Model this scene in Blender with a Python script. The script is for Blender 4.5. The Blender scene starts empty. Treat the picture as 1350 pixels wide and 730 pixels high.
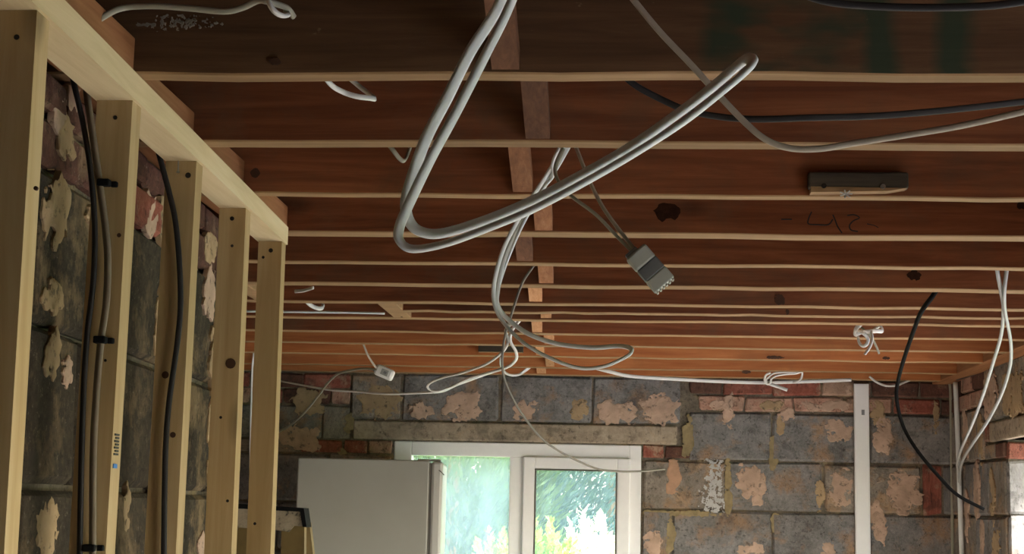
import bpy, bmesh, math, random
import numpy as np
from mathutils import Vector, Matrix, noise as mnoise
random.seed(7); rng = np.random.default_rng(7)
SC = bpy.context.scene; COL = SC.collection

# ------------------------------------------------------------------ camera
CZ = 1.65                               # eye height
PITCH, YAW, ROLL, FPX = 0.14825506, 0.07745579, 0.02198606, 2049.25
def cam_axes():
    cy, sy, cp, sp = math.cos(YAW), math.sin(YAW), math.cos(PITCH), math.sin(PITCH)
    fw = Vector((-sy*cp, cy*cp, sp)); ri = Vector((cy, sy, 0)); up = ri.cross(fw)
    cr, sr = math.cos(ROLL), math.sin(ROLL)
    return ri*cr + up*sr, up*cr - ri*sr, fw
RI, UP, FW = cam_axes()
cam = bpy.data.cameras.new('camera'); cam_o = bpy.data.objects.new('camera', cam); COL.objects.link(cam_o)
cam.sensor_width = 36; cam.lens = FPX/1350*36; cam.clip_start = .02; cam.clip_end = 300
m = Matrix((RI, UP, -FW)).transposed().to_4x4(); m.translation = (0, 0, CZ); cam_o.matrix_world = m
SC.camera = cam_o
def ray(x, y): return RI*((x-675)/FPX) + UP*((365-y)/FPX) + FW
def P(x, y, Y): d = ray(x, y); p = d*(Y/d.y); p.z += CZ; return p       # point seen at a pixel, at room depth Y
def PX(x, y, X): d = ray(x, y); p = d*(X/d.x); p.z += CZ; return p      # ... on the plane X
def PZ(x, y, h): d = ray(x, y); p = d*(h/d.z); p.z += CZ; return p      # ... at height h above the eye

# ------------------------------------------------------------------ light
W = bpy.data.worlds.new('sky'); SC.world = W; W.use_nodes = True
wn = W.node_tree.nodes; wl = W.node_tree.links
sky = wn.new('ShaderNodeTexSky'); sky.sky_type = 'NISHITA'; sky.sun_disc = False
sky.sun_elevation = math.radians(48); sky.sun_rotation = math.radians(118); sky.dust_density = 2.5; sky.air_density = 1.2
bg = wn['Background']; wl.new(sky.outputs[0], bg.inputs[0]); bg.inputs[1].default_value = 1.0
sun = bpy.data.lights.new('sun', 'SUN'); sun.energy = 5.0; sun.angle = math.radians(1.0); sun.color = (1, .97, .92)
sun_o = bpy.data.objects.new('sun', sun); COL.objects.link(sun_o)
sun_o.rotation_euler = Vector((-.72, .42, -.80)).to_track_quat('-Z', 'Y').to_euler()
def portal(name, loc, direction, w, h):
    l = bpy.data.lights.new(name, 'AREA'); l.shape = 'RECTANGLE'; l.size = w; l.size_y = h; l.cycles.is_portal = True
    o = bpy.data.objects.new(name, l); COL.objects.link(o); o.location = loc
    o.rotation_euler = Vector(direction).to_track_quat('-Z', 'Z').to_euler()
SC.view_settings.view_transform = 'Standard'; SC.view_settings.look = 'None'
SC.view_settings.gamma = 1; SC.view_settings.use_curve_mapping = False
SC.view_settings.exposure = 1.15

# ------------------------------------------------------------------ room numbers (metres; heights h are above the eye)
H = .606                                # underside of the joists
YF = 7.22                               # face of the far wall
XR = 1.46                               # face of the right wall
XL, YN = -2.6, -2.0                     # far left side, near end
TOP = H + .20                           # top of the joists
CA, CB, CC, CD = .616, .541, .466, .241 # course joints
LB, LT = .31, .395                      # lintel bottom and top

# ------------------------------------------------------------------ mesh helpers
ORG = {}
def setp(o, label=None, cat=None, group=None, kind=None):
    if label: o['label'] = label
    if cat: o['category'] = cat
    if group: o['group'] = group
    if kind: o['kind'] = kind
    return o
def link(name, me, parent, loc):
    o = bpy.data.objects.new(name, me); COL.objects.link(o)
    loc = Vector(loc)
    if parent is not None:
        o.parent = parent; o.location = loc - ORG[parent.name]
    else: o.location = loc
    ORG[o.name] = loc
    return o
def empty(name, loc):
    return link(name, None, None, loc)
def mk(name, V, F, mats, parent=None, smooth=False, mi=None, org=None):
    V = [Vector(v) for v in V]
    lo = Vector([min(v[i] for v in V) for i in range(3)]); hi = Vector([max(v[i] for v in V) for i in range(3)])
    c = Vector(org) if org is not None else Vector(((lo.x+hi.x)/2, (lo.y+hi.y)/2, lo.z))
    me = bpy.data.meshes.new(name); me.from_pydata([tuple(v-c) for v in V], [], F)
    if not isinstance(mats, (list, tuple)): mats = [mats]
    for mt in mats: me.materials.append(mt)
    if mi is not None: me.polygons.foreach_set('material_index', mi)
    if smooth: me.polygons.foreach_set('use_smooth', [True]*len(F))
    me.update()
    return link(name, me, parent, c)
class MB:
    def __init__(s): s.V = []; s.F = []; s.M = []
    def add(s, V, F, m=0):
        n = len(s.V); s.V += [Vector(v) for v in V]; s.F += [[i+n for i in f] for f in F]; s.M += [m]*len(F); return s
    def box(s, a, b, m=0, bottom=None):
        (x0, y0, z0), (x1, y1, z1) = a, b
        V = [(x0,y0,z0),(x1,y0,z0),(x1,y1,z0),(x0,y1,z0),(x0,y0,z1),(x1,y0,z1),(x1,y1,z1),(x0,y1,z1)]
        s.add(V, [(3,2,1,0)], m if bottom is None else bottom)
        n = len(s.V)-8; fs = [(4,5,6,7),(0,1,5,4),(1,2,6,5),(2,3,7,6),(3,0,4,7)]
        s.F += [[i+n for i in f] for f in fs]; s.M += [m]*5
        return s
    def bev(s, a, b, r, m=0):
        bm = bmesh.new(); bmesh.ops.create_cube(bm, size=1)
        sz = [b[i]-a[i] for i in range(3)]
        for v in bm.verts: v.co = Vector([a[i] + (v.co[i]+.5)*sz[i] for i in range(3)])
        bmesh.ops.bevel(bm, geom=bm.edges[:], offset=r, segments=2, affect='EDGES', profile=.5)
        bm.verts.index_update(); s.add([v.co.copy() for v in bm.verts], [[v.index for v in f.verts] for f in bm.faces], m); bm.free()
        return s
    def hexa(s, lower, upper, m=0, bottom=None):        # two quads (lists of 4 points)
        s.add(list(lower)+list(upper), [(3,2,1,0)], m if bottom is None else bottom)
        n = len(s.V)-8; fs = [(4,5,6,7),(0,1,5,4),(1,2,6,5),(2,3,7,6),(3,0,4,7)]
        s.F += [[i+n for i in f] for f in fs]; s.M += [m]*5
        return s
    def cyl(s, p, q, r, n=10, m=0):
        p, q = Vector(p), Vector(q); d = (q-p).normalized()
        u = d.cross(Vector((0,0,1))) if abs(d.z) < .9 else d.cross(Vector((1,0,0))); u.normalize(); w = d.cross(u)
        R = [u*math.cos(2*math.pi*k/n)*r + w*math.sin(2*math.pi*k/n)*r for k in range(n)]
        s.add([p+x for x in R]+[q+x for x in R], [(k,(k+1)%n,(k+1)%n+n,k+n) for k in range(n)]+[tuple(range(n))[::-1], tuple(range(n,2*n))], m)
        return s
    def build(s, name, mats, parent=None, smooth=False):
        return mk(name, s.V, s.F, mats, parent, smooth, s.M)
def catmull(pts, k=7):
    p = [Vector(q) for q in pts]; p = [p[0]*2-p[1]] + p + [p[-1]*2-p[-2]]; out = []
    for i in range(1, len(p)-2):
        a, b, c, d = p[i-1:i+3]
        for j in range(k):
            t = j/k
            out.append(((b*2) + (c-a)*t + (a*2-b*5+c*4-d)*t*t + (b*3-a-c*3+d)*t**3)*.5)
    return out + [p[-2]]
def tube(pts, w, t=None, k=7, n=10, up=(0,0,1), twist=0.0, flare=None):
    t = t or w; C = catmull(pts, k); V = []; F = []
    N = Vector(up)
    for i, c in enumerate(C):
        T = (C[min(i+1, len(C)-1)] - C[max(i-1, 0)]).normalized()
        N = (N - T*N.dot(T))
        if N.length < 1e-5: N = T.orthogonal()
        N.normalize(); B = T.cross(N)
        a0 = twist*i/max(1, len(C)-1)
        for j in range(n):
            a = 2*math.pi*j/n
            ca, sa = math.cos(a), math.sin(a)
            e = .75                                      # rounded flat section
            x = math.copysign(abs(ca)**e, ca)*w/2; y = math.copysign(abs(sa)**e, sa)*t/2
            xr = x*math.cos(a0)-y*math.sin(a0); yr = x*math.sin(a0)+y*math.cos(a0)
            V.append(c + N*xr + B*yr)
    L = len(C)
    for i in range(L-1):
        for j in range(n): F.append((i*n+j, i*n+(j+1)%n, (i+1)*n+(j+1)%n, (i+1)*n+j))
    F.append(tuple(range(n))[::-1]); F.append(tuple(range((L-1)*n, L*n)))
    return V, F

# ------------------------------------------------------------------ materials
def lin(c): return tuple(((v/255)/12.92 if v <= 10.3 else ((v/255+.055)/1.055)**2.4) for v in c) + (1,)
class NT:
    def __init__(s, name):
        s.m = bpy.data.materials.new(name); s.m.use_nodes = True; s.t = s.m.node_tree; s.b = s.t.nodes['Principled BSDF']; s.out = s.t.nodes['Material Output']
        s.tc = s.n('ShaderNodeTexCoord'); s.oi = s.n('ShaderNodeObjectInfo')
    def n(s, t, **kw):
        x = s.t.nodes.new(t)
        for k, v in kw.items(): setattr(x, k, v)
        return x
    def l(s, a, b): s.t.links.new(a, b)
    def coords(s, scale, rnd=True, world=False):
        mp = s.n('ShaderNodeMapping'); mp.inputs['Scale'].default_value = scale
        src = s.tc.outputs['Object']
        if world: src = s.n('ShaderNodeNewGeometry').outputs['Position']
        if rnd:
            ad = s.n('ShaderNodeVectorMath', operation='MULTIPLY_ADD'); s.l(s.oi.outputs['Random'], ad.inputs[0]); ad.inputs[1].default_value = (37, 17, 29); s.l(src, ad.inputs[2]); src = ad.outputs[0]
        s.l(src, mp.inputs[0]); return mp.outputs[0]
    def noise(s, co, scale, detail=5, rough=.6, dist=0):
        x = s.n('ShaderNodeTexNoise'); s.l(co, x.inputs['Vector']); x.inputs['Scale'].default_value = scale; x.inputs['Detail'].default_value = detail; x.inputs['Roughness'].default_value = rough; x.inputs['Distortion'].default_value = dist
        return x.outputs[0]
    def ramp(s, fac, stops):
        r = s.n('ShaderNodeValToRGB'); s.l(fac, r.inputs[0]); e = r.color_ramp.elements
        while len(e) < len(stops): e.new(.5)
        for q, (p, c) in zip(e, stops): q.position = p; q.color = c if len(c) == 4 else lin(c)
        return r.outputs[0]
    def mix(s, fac, a, b, blend='MIX'):
        x = s.n('ShaderNodeMix', data_type='RGBA', blend_type=blend)
        for v, k in ((fac, 0), (a, 6), (b, 7)):
            if isinstance(v, (int, float)): x.inputs[k].default_value = v
            elif isinstance(v, tuple): x.inputs[k].default_value = v if len(v) == 4 else lin(v)
            else: s.l(v, x.inputs[k])
        return x.outputs[2]
    def math(s, op, a, b=None):
        x = s.n('ShaderNodeMath', operation=op)
        for v, k in ((a, 0), (b, 1)):
            if v is None: continue
            if isinstance(v, (int, float)): x.inputs[k].default_value = v
            else: s.l(v, x.inputs[k])
        return x.outputs[0]
    def bump(s, h, strength=.3, dist=.005):
        x = s.n('ShaderNodeBump'); x.inputs['Strength'].default_value = strength; x.inputs['Distance'].default_value = dist; s.l(h, x.inputs['Height']); s.l(x.outputs[0], s.b.inputs['Normal'])
    def done(s, col, rough=.8, spec=.3):
        if isinstance(col, tuple): s.b.inputs['Base Color'].default_value = col if len(col) == 4 else lin(col)
        else: s.l(col, s.b.inputs['Base Color'])
        if isinstance(rough, (int, float)): s.b.inputs['Roughness'].default_value = rough
        else: s.l(rough, s.b.inputs['Roughness'])
        s.b.inputs['Specular IOR Level'].default_value = spec
        return s.m
W1, BL = (1,1,1,1), (0,0,0,1)
def wood(name, dark, mid, light, axis='X', fine=60, dirt=None, dirt_amt=.5, knots=True, rough=.75):
    t = NT(name); st = {'X': (.06,1,1), 'Y': (1,.06,1), 'Z': (1,1,.06)}[axis]
    co = t.coords(st); g = t.noise(co, fine, 6, .65, .6); b = t.noise(co, fine*.16, 4, .6, .8)
    col = t.ramp(t.math('ADD', t.math('MULTIPLY', g, .55), t.math('MULTIPLY', b, .45)), [(.32, dark), (.5, mid), (.68, light)])
    rn = t.ramp(t.oi.outputs['Random'], [(0, (.82,.82,.82,1)), (1, (1.1,1.1,1.1,1))])
    col = t.mix(1.0, col, rn, 'MULTIPLY')
    co2 = t.coords((1,1,1))
    if knots:
        v = t.n('ShaderNodeTexVoronoi'); t.l(t.coords({'X': (.45,1,1), 'Y': (1,.45,1), 'Z': (1,1,.45)}[axis]), v.inputs['Vector']); v.inputs['Scale'].default_value = 4.5
        k = t.ramp(v.outputs['Distance'], [(.05, W1), (.12, BL)])
        col = t.mix(t.math('MULTIPLY', k, .55), col, tuple(int(c*.45) for c in dark))
    if dirt:
        dn = t.ramp(t.noise(co2, 3.2, 6, .7, .3), [(.48, BL), (.68, W1)])
        col = t.mix(t.math('MULTIPLY', dn, dirt_amt), col, dirt)
    t.bump(g, .25, .002)
    return t.done(col, rough, .25)
def plain(name, c, rough=.5, spec=.4, var=.08, scale=30, bump=0, metal=0):
    t = NT(name); n = t.noise(t.coords((1,1,1)), scale, 4)
    a = tuple(min(1, v*(1-var)) for v in lin(c)[:3])+(1,); b = tuple(min(1, v*(1+var)) for v in lin(c)[:3])+(1,)
    if bump: t.bump(n, bump, .003)
    t.b.inputs['Metallic'].default_value = metal
    return t.done(t.ramp(n, [(.3, a), (.7, b)]), rough, spec)
M = {}
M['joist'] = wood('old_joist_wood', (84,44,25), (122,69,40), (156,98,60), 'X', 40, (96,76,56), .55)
M['joist_far'] = wood('lit_joist_wood', (132,72,36), (164,98,54), (188,126,76), 'X', 40, (122,84,52), .4)  # lighter copy of the joist wood: window light put into its orange colour
M['under'] = wood('bare_joist_edge', (122,92,60), (142,111,76), (162,130,94), 'X', 70, (108,82,54), .35, False)
M['nog'] = wood('rough_sawn_nogging', (118,76,48), (144,98,64), (166,120,84), 'Y', 110, (90,60,40), .4, False)
M['nogpale'] = wood('pale_strut', (156,108,70), (180,132,90), (200,154,112), 'Y', 110, None, 0, False)
M['nogdark'] = wood('old_nogging', (78,50,33), (102,68,46), (124,86,60), 'Y', 110, (70,48,32), .4, False)
M['orange'] = wood('orange_nogging', (124,80,48), (150,102,64), (168,120,80), 'Y', 60, None, 0, False)
M['pine'] = wood('new_pine', (168,138,92), (188,160,114), (204,180,138), 'Z', 38, None, 0, True, .65)
M['pine_y'] = wood('new_pine_plate', (194,172,130), (210,190,150), (222,206,170), 'Y', 38, None, 0, True, .65)
M['weathered'] = wood('weathered_timber', (52,46,38), (72,64,52), (90,80,64), 'X', 60, (58,46,34), .4, False)
M['knot'] = plain('knot', (70,44,26), .8); M['darkhole'] = plain('nail_hole', (34,26,18), .9); M['steel'] = plain('nail_steel', (150,148,140), .4, .5, metal=.8)
M['stain'] = plain('dark_stain', (52,31,20), .85, .1, .3, 60); M['pencil'] = plain('pencil_graphite', (40,32,30), .6)
def joist_first():
    t = NT('painted_joist_wood')
    co = t.coords((.06,1,1), False); g = t.noise(co, 40, 6, .65, .6); b = t.noise(co, 7, 3, .5)
    col = t.ramp(t.math('ADD', t.math('MULTIPLY', g, .55), t.math('MULTIPLY', b, .45)), [(.32, (64,44,29)), (.5, (94,67,45)), (.68, (122,92,64))])
    co2 = t.coords((1,1,1), False); n = t.noise(co2, 9, 4, .6)
    sx = t.n('ShaderNodeSeparateXYZ'); t.l(t.n('ShaderNodeNewGeometry').outputs['Position'], sx.inputs[0])
    def band(x0, x1, soft=.012):
        a = t.n('ShaderNodeMapRange'); b_ = t.n('ShaderNodeMapRange')
        xx = t.math('ADD', sx.outputs[0], t.math('MULTIPLY', t.math('SUBTRACT', n, .5), .05))
        for q, f0, f1 in ((a, x0-soft, x0+soft), (b_, x1+soft, x1-soft)): t.l(xx, q.inputs[0]); q.inputs[1].default_value = f0; q.inputs[2].default_value = f1
        return t.math('MULTIPLY', a.outputs[0], b_.outputs[0])
    x = [P(u, 60, 2.11).x for u in (930, 970, 1140, 1185, 1238, 1280)]
    msk = t.math('MAXIMUM', band(x[2], x[3]), band(x[4], x[5]))
    msk = t.math('MAXIMUM', msk, t.math('MULTIPLY', band(x[0], x[3]), t.ramp(t.noise(t.coords((1,1,2.5), False), 5, 3), [(.45, BL), (.6, W1)])))
    col = t.mix(t.math('MULTIPLY', msk, .85), col, (44,62,46))
    sp = t.ramp(t.noise(t.coords((.5,1,1), False), 55, 3, .7), [(.7, BL), (.76, W1)])
    col = t.mix(t.math('MULTIPLY', sp, .5), col, (150,130,100))
    t.bump(g, .3, .002)
    return t.done(col, .8, .2)
M['joist1'] = joist_first()
def masonry(name, a, b, c, plaster=(176,142,112), amt=(.56, .62), grain=90, strength=.8):
    t = NT(name); co = t.coords((1,1,1)); wco = t.coords((1,1,1), False, True)
    g = t.noise(co, grain, 8, .8); l = t.noise(co, 9, 6, .7)
    col = t.ramp(t.math('ADD', t.math('MULTIPLY', g, .5), t.math('MULTIPLY', l, .5)), [(.36, a), (.5, b), (.64, c)])
    pm = t.noise(wco, 6.5, 7, .68, .25)
    pr = t.ramp(pm, [(amt[0], BL), (amt[1], W1)])
    pc = t.ramp(t.noise(wco, 22, 4), [(.3, tuple(int(v*.82) for v in plaster)), (.7, plaster)])
    col = t.mix(pr, col, pc)
    st = t.ramp(t.noise(wco, 2.6, 5, .6), [(.42, BL), (.66, W1)])
    col = t.mix(t.math('MULTIPLY', st, .35), col, (92,80,66))
    bl = t.ramp(t.noise(wco, 11, 6, .7, .5), [(.52, BL), (.64, W1)]); col = t.mix(t.math('MULTIPLY', bl, .45), col, (58,54,50))
    pk = t.ramp(t.noise(co, grain*.55, 5, .8), [(.37, W1), (.44, BL)]); col = t.mix(t.math('MULTIPLY', pk, .55), col, (40,36,32))
    lt = t.ramp(t.noise(co, grain*.8, 4, .8), [(.62, BL), (.70, W1)]); col = t.mix(t.math('MULTIPLY', lt, .35), col, (176,164,148))
    h = t.math('ADD', g, t.math('MULTIPLY', pr, .6)); t.bump(h, strength, .006)
    return t.done(col, .95, .1)
M['block'] = masonry('grey_concrete_block', (100,98,96), (132,129,126), (158,153,148), amt=(.52,.68))
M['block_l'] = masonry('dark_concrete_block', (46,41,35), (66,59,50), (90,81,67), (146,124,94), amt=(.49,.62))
M['block_tan'] = masonry('plaster_smeared_block', (112,105,96), (144,135,124), (170,159,146), (186,156,126), amt=(.50,.60))
M['brick'] = masonry('red_brick', (120,66,54), (150,90,75), (172,114,96), (192,160,136), amt=(.55,.63), grain=60)
M['brick_pale'] = masonry('plastered_brick', (156,112,94), (184,142,122), (202,164,144), (196,162,138), amt=(.46,.56), grain=60)
M['brick_dark'] = masonry('sooty_brick', (76,53,46), (102,70,60), (126,88,75), (150,122,98), amt=(.58,.66), grain=60)
M['lintel'] = masonry('concrete_lintel', (138,124,106), (166,150,130), (188,172,150), (190,166,138), amt=(.56,.68), grain=50, strength=.5)
M['mortar'] = masonry('mortar', (92,84,73), (122,112,98), (146,134,116), (168,148,114), amt=(.52,.62), grain=120)
M['ochre'] = plain('ochre_mortar', (142,126,94), .95, .1, .25, 25, .4)
def patchy(name, c, spot):
    t = NT(name); co = t.coords((1,1,1)); n = t.noise(co, 34, 6, .72); l = t.noise(co, 12, 4, .6)
    col = t.ramp(l, [(.32, tuple(int(v*.84) for v in c)), (.68, c)]); sp = t.ramp(n, [(.36, W1), (.43, BL)])
    t.bump(t.math('ADD', n, l), .6, .004); return t.done(t.mix(t.math('MULTIPLY', sp, .8), col, spot), .95, .1)
M['plaster'] = patchy('pink_plaster_patch', (196,166,144), (104,92,82)); M['plaster_tan'] = patchy('tan_plaster_patch', (178,152,118), (92,82,68))
M['limewash'] = plain('white_limewash', (180,178,174), .95, .1, .12, 40, .5)
M['fleck'] = plain('dull_paint_fleck', (128,120,108), .9, .1); M['whitewashed'] = masonry('whitewashed_reveal', (124,121,118), (150,147,143), (170,166,161), (168,146,130), amt=(.55,.68), grain=40)
M['floor'] = plain('screed_floor', (182,174,162), .9, .2, .12, 4)
M['paint'] = plain('distempered_wall', (150,140,126), .9, .2, .12, 3)
M['board'] = wood('floorboard_underside', (60,34,20), (84,50,30), (106,68,42), 'Y', 40)
M['cable'] = plain('light_grey_pvc', (220,223,221), .6, .2, .04)
M['cable_white'] = plain('white_pvc_sheath', (214,212,206), .42, .4, .04)
M['cable_hang'] = plain('mid_grey_pvc', (160,160,156), .45, .35, .05); M['cable_wire'] = plain('dusty_grey_pvc', (112,106,96), .6, .25, .1); M['cable_grimy'] = plain('dirty_brown_pvc', (130,118,100), .6, .2, .12); M['cable_tan'] = plain('grimy_grey_pvc', (164,152,136), .5, .3, .12)
M['cable_black'] = plain('black_rubber', (15,13,12), .8, .06, .1)
M['cable_dark'] = plain('dark_grey_pvc', (52,50,50), .5, .2, .06)
M['cable_olive'] = plain('aged_grey_pvc', (150,146,128), .5, .35, .08)
M['upvc'] = plain('white_upvc', (238,237,235), .35, .5, .02)
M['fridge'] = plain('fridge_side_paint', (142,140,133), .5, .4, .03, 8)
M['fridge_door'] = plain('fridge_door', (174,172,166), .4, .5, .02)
M['gasket'] = plain('grey_gasket', (96,92,86), .7); M['black'] = plain('black_plastic', (20,20,21), .7, .1)
M['box_clear'] = plain('cloudy_plastic', (160,160,150), .35, .5, .06); M['box_grey'] = plain('smoky_plastic', (98,98,98), .35, .5, .15)
M['box_white'] = plain('white_plastic', (226,222,216), .4, .5, .04); M['print'] = plain('grey_print', (120,120,120), .6)
M['blue'] = plain('blue_print', (60,120,190), .6); M['ink'] = plain('black_ink', (50,48,46), .6)
M['ladder'] = plain('yellowed_grp', (118,100,64), .6, .3, .15, 14)
def splat():
    t = NT('plaster_splashed_plate'); n = t.noise(t.coords((1,1,1)), 26, 5, .7)
    t.bump(n, .4, .003); return t.done(t.ramp(n, [(.40, (56,54,52)), (.47, (140,128,108)), (.6, (158,144,124))]), .7, .3)
M['splat'] = splat()
def glass(name, haze):
    t = NT(name); nt = t.t; t.t.nodes.remove(t.b)
    tr = t.n('ShaderNodeBsdfTransparent'); tr.inputs[0].default_value = (.95,.97,.96,1)
    gl = t.n('ShaderNodeBsdfGlossy'); gl.inputs['Roughness'].default_value = .03
    dl = t.n('ShaderNodeBsdfTranslucent'); dl.inputs[0].default_value = (.94,.93,.95,1)
    fr = t.n('ShaderNodeFresnel'); fr.inputs[0].default_value = 1.45
    n = t.noise(t.coords((1,1,.6), False), 5, 4, .6); hz = t.math('MULTIPLY', t.ramp(n, [(.3, (.35,.35,.35,1)), (.75, W1)]), haze)
    a = t.n('ShaderNodeMixShader'); b = t.n('ShaderNodeMixShader')
    t.l(hz, a.inputs[0]); t.l(tr.outputs[0], a.inputs[1]); t.l(dl.outputs[0], a.inputs[2])
    t.l(t.math('MULTIPLY', fr.outputs[0], .6), b.inputs[0]); t.l(a.outputs[0], b.inputs[1]); t.l(gl.outputs[0], b.inputs[2])
    t.l(b.outputs[0], t.out.inputs[0]); return t.m
M['glass_hazy'] = glass('hazy_glass', .28); M['glass'] = glass('clear_glass', .12)
def leaf(name, a, b, c):
    t = NT(name); n = t.noise(t.coords((1,1,1), False, True), 5, 4, .7)
    col = t.ramp(n, [(.3, a), (.5, b), (.7, c)]); t.b.inputs['Roughness'].default_value = .7; t.b.inputs['Specular IOR Level'].default_value = .2
    t.l(col, t.b.inputs['Base Color'])
    tl = t.n('ShaderNodeBsdfTranslucent'); t.l(col, tl.inputs[0]); mx = t.n('ShaderNodeMixShader'); mx.inputs[0].default_value = .35
    t.l(t.b.outputs[0], mx.inputs[1]); t.l(tl.outputs[0], mx.inputs[2]); t.l(mx.outputs[0], t.out.inputs[0]); return t.m
M['leaf_cyp'] = leaf('cypress_leaf', (44,62,46), (66,86,60), (98,118,80))
M['leaf_dark'] = leaf('dark_conifer_leaf', (40,58,58), (58,80,78), (84,106,100))
M['leaf_spruce'] = leaf('blue_spruce_needle', (74,92,98), (98,118,124), (134,152,156))
M['leaf_lime'] = leaf('lime_shrub_leaf', (110,158,52), (150,192,72), (190,216,100))
M['leaf_pale'] = leaf('sunlit_shrub_leaf', (206,212,150), (232,234,190), (246,246,220))  # overexposed sunlight painted into the pale leaf colour
M['paving'] = plain('pale_bounce_paving', (172,170,166), .9, .2, .1, 6); M['bark'] = plain('bark', (92,74,58), .95, .1, .2); M['lawn'] = plain('lawn', (96,132,58), .95, .1, .25, 3)

# ------------------------------------------------------------------ bricks and blocks
def piece_mesh(name, sx, sz, mat, depth=.07, chip=.006, seed=0):
    r = random.Random(seed); bm = bmesh.new(); bmesh.ops.create_cube(bm, size=1)
    for v in bm.verts:
        v.co = Vector((v.co.x*sx, v.co.y*depth, v.co.z*sz))
        v.co += Vector((r.uniform(-1,1)*chip, r.uniform(-1,1)*chip*.4, r.uniform(-1,1)*chip*.7))
    bmesh.ops.bevel(bm, geom=bm.edges[:], offset=min(.009, sz*.1), segments=1, affect='EDGES')
    for v in bm.verts: v.co += Vector((r.uniform(-1,1), r.uniform(-.4,.4), r.uniform(-1,1)))*chip*.35
    me = bpy.data.meshes.new(name); bm.to_mesh(me); bm.free(); me.materials.append(mat); return me
PM = {}
for k, (sx, sz, mats) in {'block': (.442, .217, ('block','block_l','block_tan')), 'brick': (.216, .066, ('brick','brick_pale','brick_dark')), 'white': (.2, .2, ('whitewashed',))}.items():
    for mn in mats:
        PM[mn] = [piece_mesh(mn, sx, sz, M[mn], seed=i*13+len(mn)) for i in range(5)]
SZ = {'block': (.442,.217), 'block_l': (.442,.217), 'block_tan': (.442,.217), 'brick': (.216,.066), 'brick_pale': (.216,.066), 'brick_dark': (.216,.066), 'whitewashed': (.2,.2)}
def piece(wall, mat, u0, u1, h0, h1, frame, gap=.008, proud=0):
    """one brick or block between u0..u1 along the wall and heights h0..h1; frame maps (u, out, h) to the room"""
    mn = mat; sx, sz = SZ[mn]
    w, h = abs(u1-u0)-gap, (h1-h0)-gap
    if w < .015 or h < .015: return
    loc, rz = frame((u0+u1)/2, .035 - .006 - proud + random.uniform(-.003,.003), (h0+h1)/2)
    nm = 'brick' if 'brick' in mn else 'block'
    o = link(nm, random.choice(PM[mn]), wall, loc)
    o.scale = (w/sx, 1, h/sz); o.rotation_euler = (random.uniform(-.006,.006), random.uniform(-.006,.006), rz)
    return o
def blob(wall, frame, u, h, w, ht, mat, seed, thick=.004, name='plaster_patch', rough=.55, cell=None, freq=1, fill=.9):
    """ragged thin patch: contour of a noisy ellipse traced by marching squares, with a skirt down to the masonry"""
    cell = cell or max(.0035, min(.008, min(w, ht)/9)); nx = max(6, int(w*1.3/cell)); nz = max(6, int(ht*1.3/cell))
    X = [-.65*w + 1.3*w*i/nx for i in range(nx+1)]; Z = [-.65*ht + 1.3*ht*j/nz for j in range(nz+1)]
    sc = freq*2.4/min(max(w, ht)*.6, 2.2*min(w, ht))
    def f(i, j):
        if i in (0, nx) or j in (0, nz): return -.2
        x, z = X[i], Z[j]; d = (abs(2*x/w)**2.6 + abs(2*z/ht)**2.6)
        q = Vector((x*sc + seed*3.7, z*sc, seed*1.3)); k = Vector((x*sc*4 + seed, z*sc*4, seed*2.1))
        return fill*(1.0 - d) - (1-min(1,fill))*d*.5 + rough*2.6*mnoise.noise(q) + rough*1.3*mnoise.fractal(k, .8, 2.0, 3)
    G = [[f(i, j) for j in range(nz+1)] for i in range(nx+1)]
    r = random.Random(seed); V = []; F = []; cache = {}
    def vert(key, x, z, o):
        if key not in cache: cache[key] = len(V); V.append(frame(u+x, o, h+z)[0])
        return cache[key]
    for i in range(nx):
        for j in range(nz):
            cs = [(i,j),(i+1,j),(i+1,j+1),(i,j+1)]; g = [G[a_][b_] for a_, b_ in cs]
            if max(g) <= 0: continue
            poly = []; cross = []
            for k in range(4):
                (a_, b_), (c_, d_) = cs[k], cs[(k+1) % 4]
                if g[k] > 0: poly.append(vert(('c',a_,b_), X[a_], Z[b_], -.006-thick*(.55+.45*min(1, g[k]*3))-.1*thick*math.sin(a_*7.1+b_*5.3)))
                if (g[k] > 0) != (g[(k+1) % 4] > 0):
                    t = g[k]/(g[k]-g[(k+1) % 4]); x = X[a_]+(X[c_]-X[a_])*t; z = Z[b_]+(Z[d_]-Z[b_])*t; kk = tuple(sorted((cs[k], cs[(k+1) % 4])))
                    top = vert(('e',kk), x, z, -.006-thick*.5); poly.append(top); cross.append((top, vert(('s',kk), x, z, .002)))
            if len(poly) >= 3: F.append(tuple(poly))
            if len(cross) == 2: F.append((cross[0][0], cross[1][0], cross[1][1], cross[0][1]))
    if not F: return None
    return mk(name, V, F, mat, wall)

# ---- far wall
def fr_back(u, o, h): return Vector((u, YF+o, CZ+h)), 0.0
WX0, WX1 = P(519, 590, YF).x, P(846, 590, YF).x            # window opening
WZ1, WZ0 = LB-.005, -.78
b = MB(); d0, d1 = YF+.005, YF+.26
b.box((XL-.2, d0, 0), (WX0, d1, CZ+TOP)); b.box((WX1, d0, 0), (XR+.3, d1, CZ+TOP)); b.box((WX0, d0, 0), (WX1, d1, CZ+WZ0)); b.box((WX0, d0, CZ+WZ1), (WX1, d1, CZ+TOP))
wall_back = setp(b.build('wall_back', M['mortar']), 'far wall of bare grey blocks and red bricks with stuck plaster', 'wall', kind='structure')
def px(x, y=560): return P(x, y, YF).x
def row(mats, us, h0, h1, wall=wall_back, fr=fr_back, **kw):
    for i in range(len(us)-1): piece(wall, mats[i % len(mats)] if not isinstance(mats, str) else mats, us[i], us[i+1], h0, h1, fr, **kw)
BK, BT, BR, BP, BD = 'block', 'block_tan', 'brick', 'brick_pale', 'brick_dark'
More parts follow.
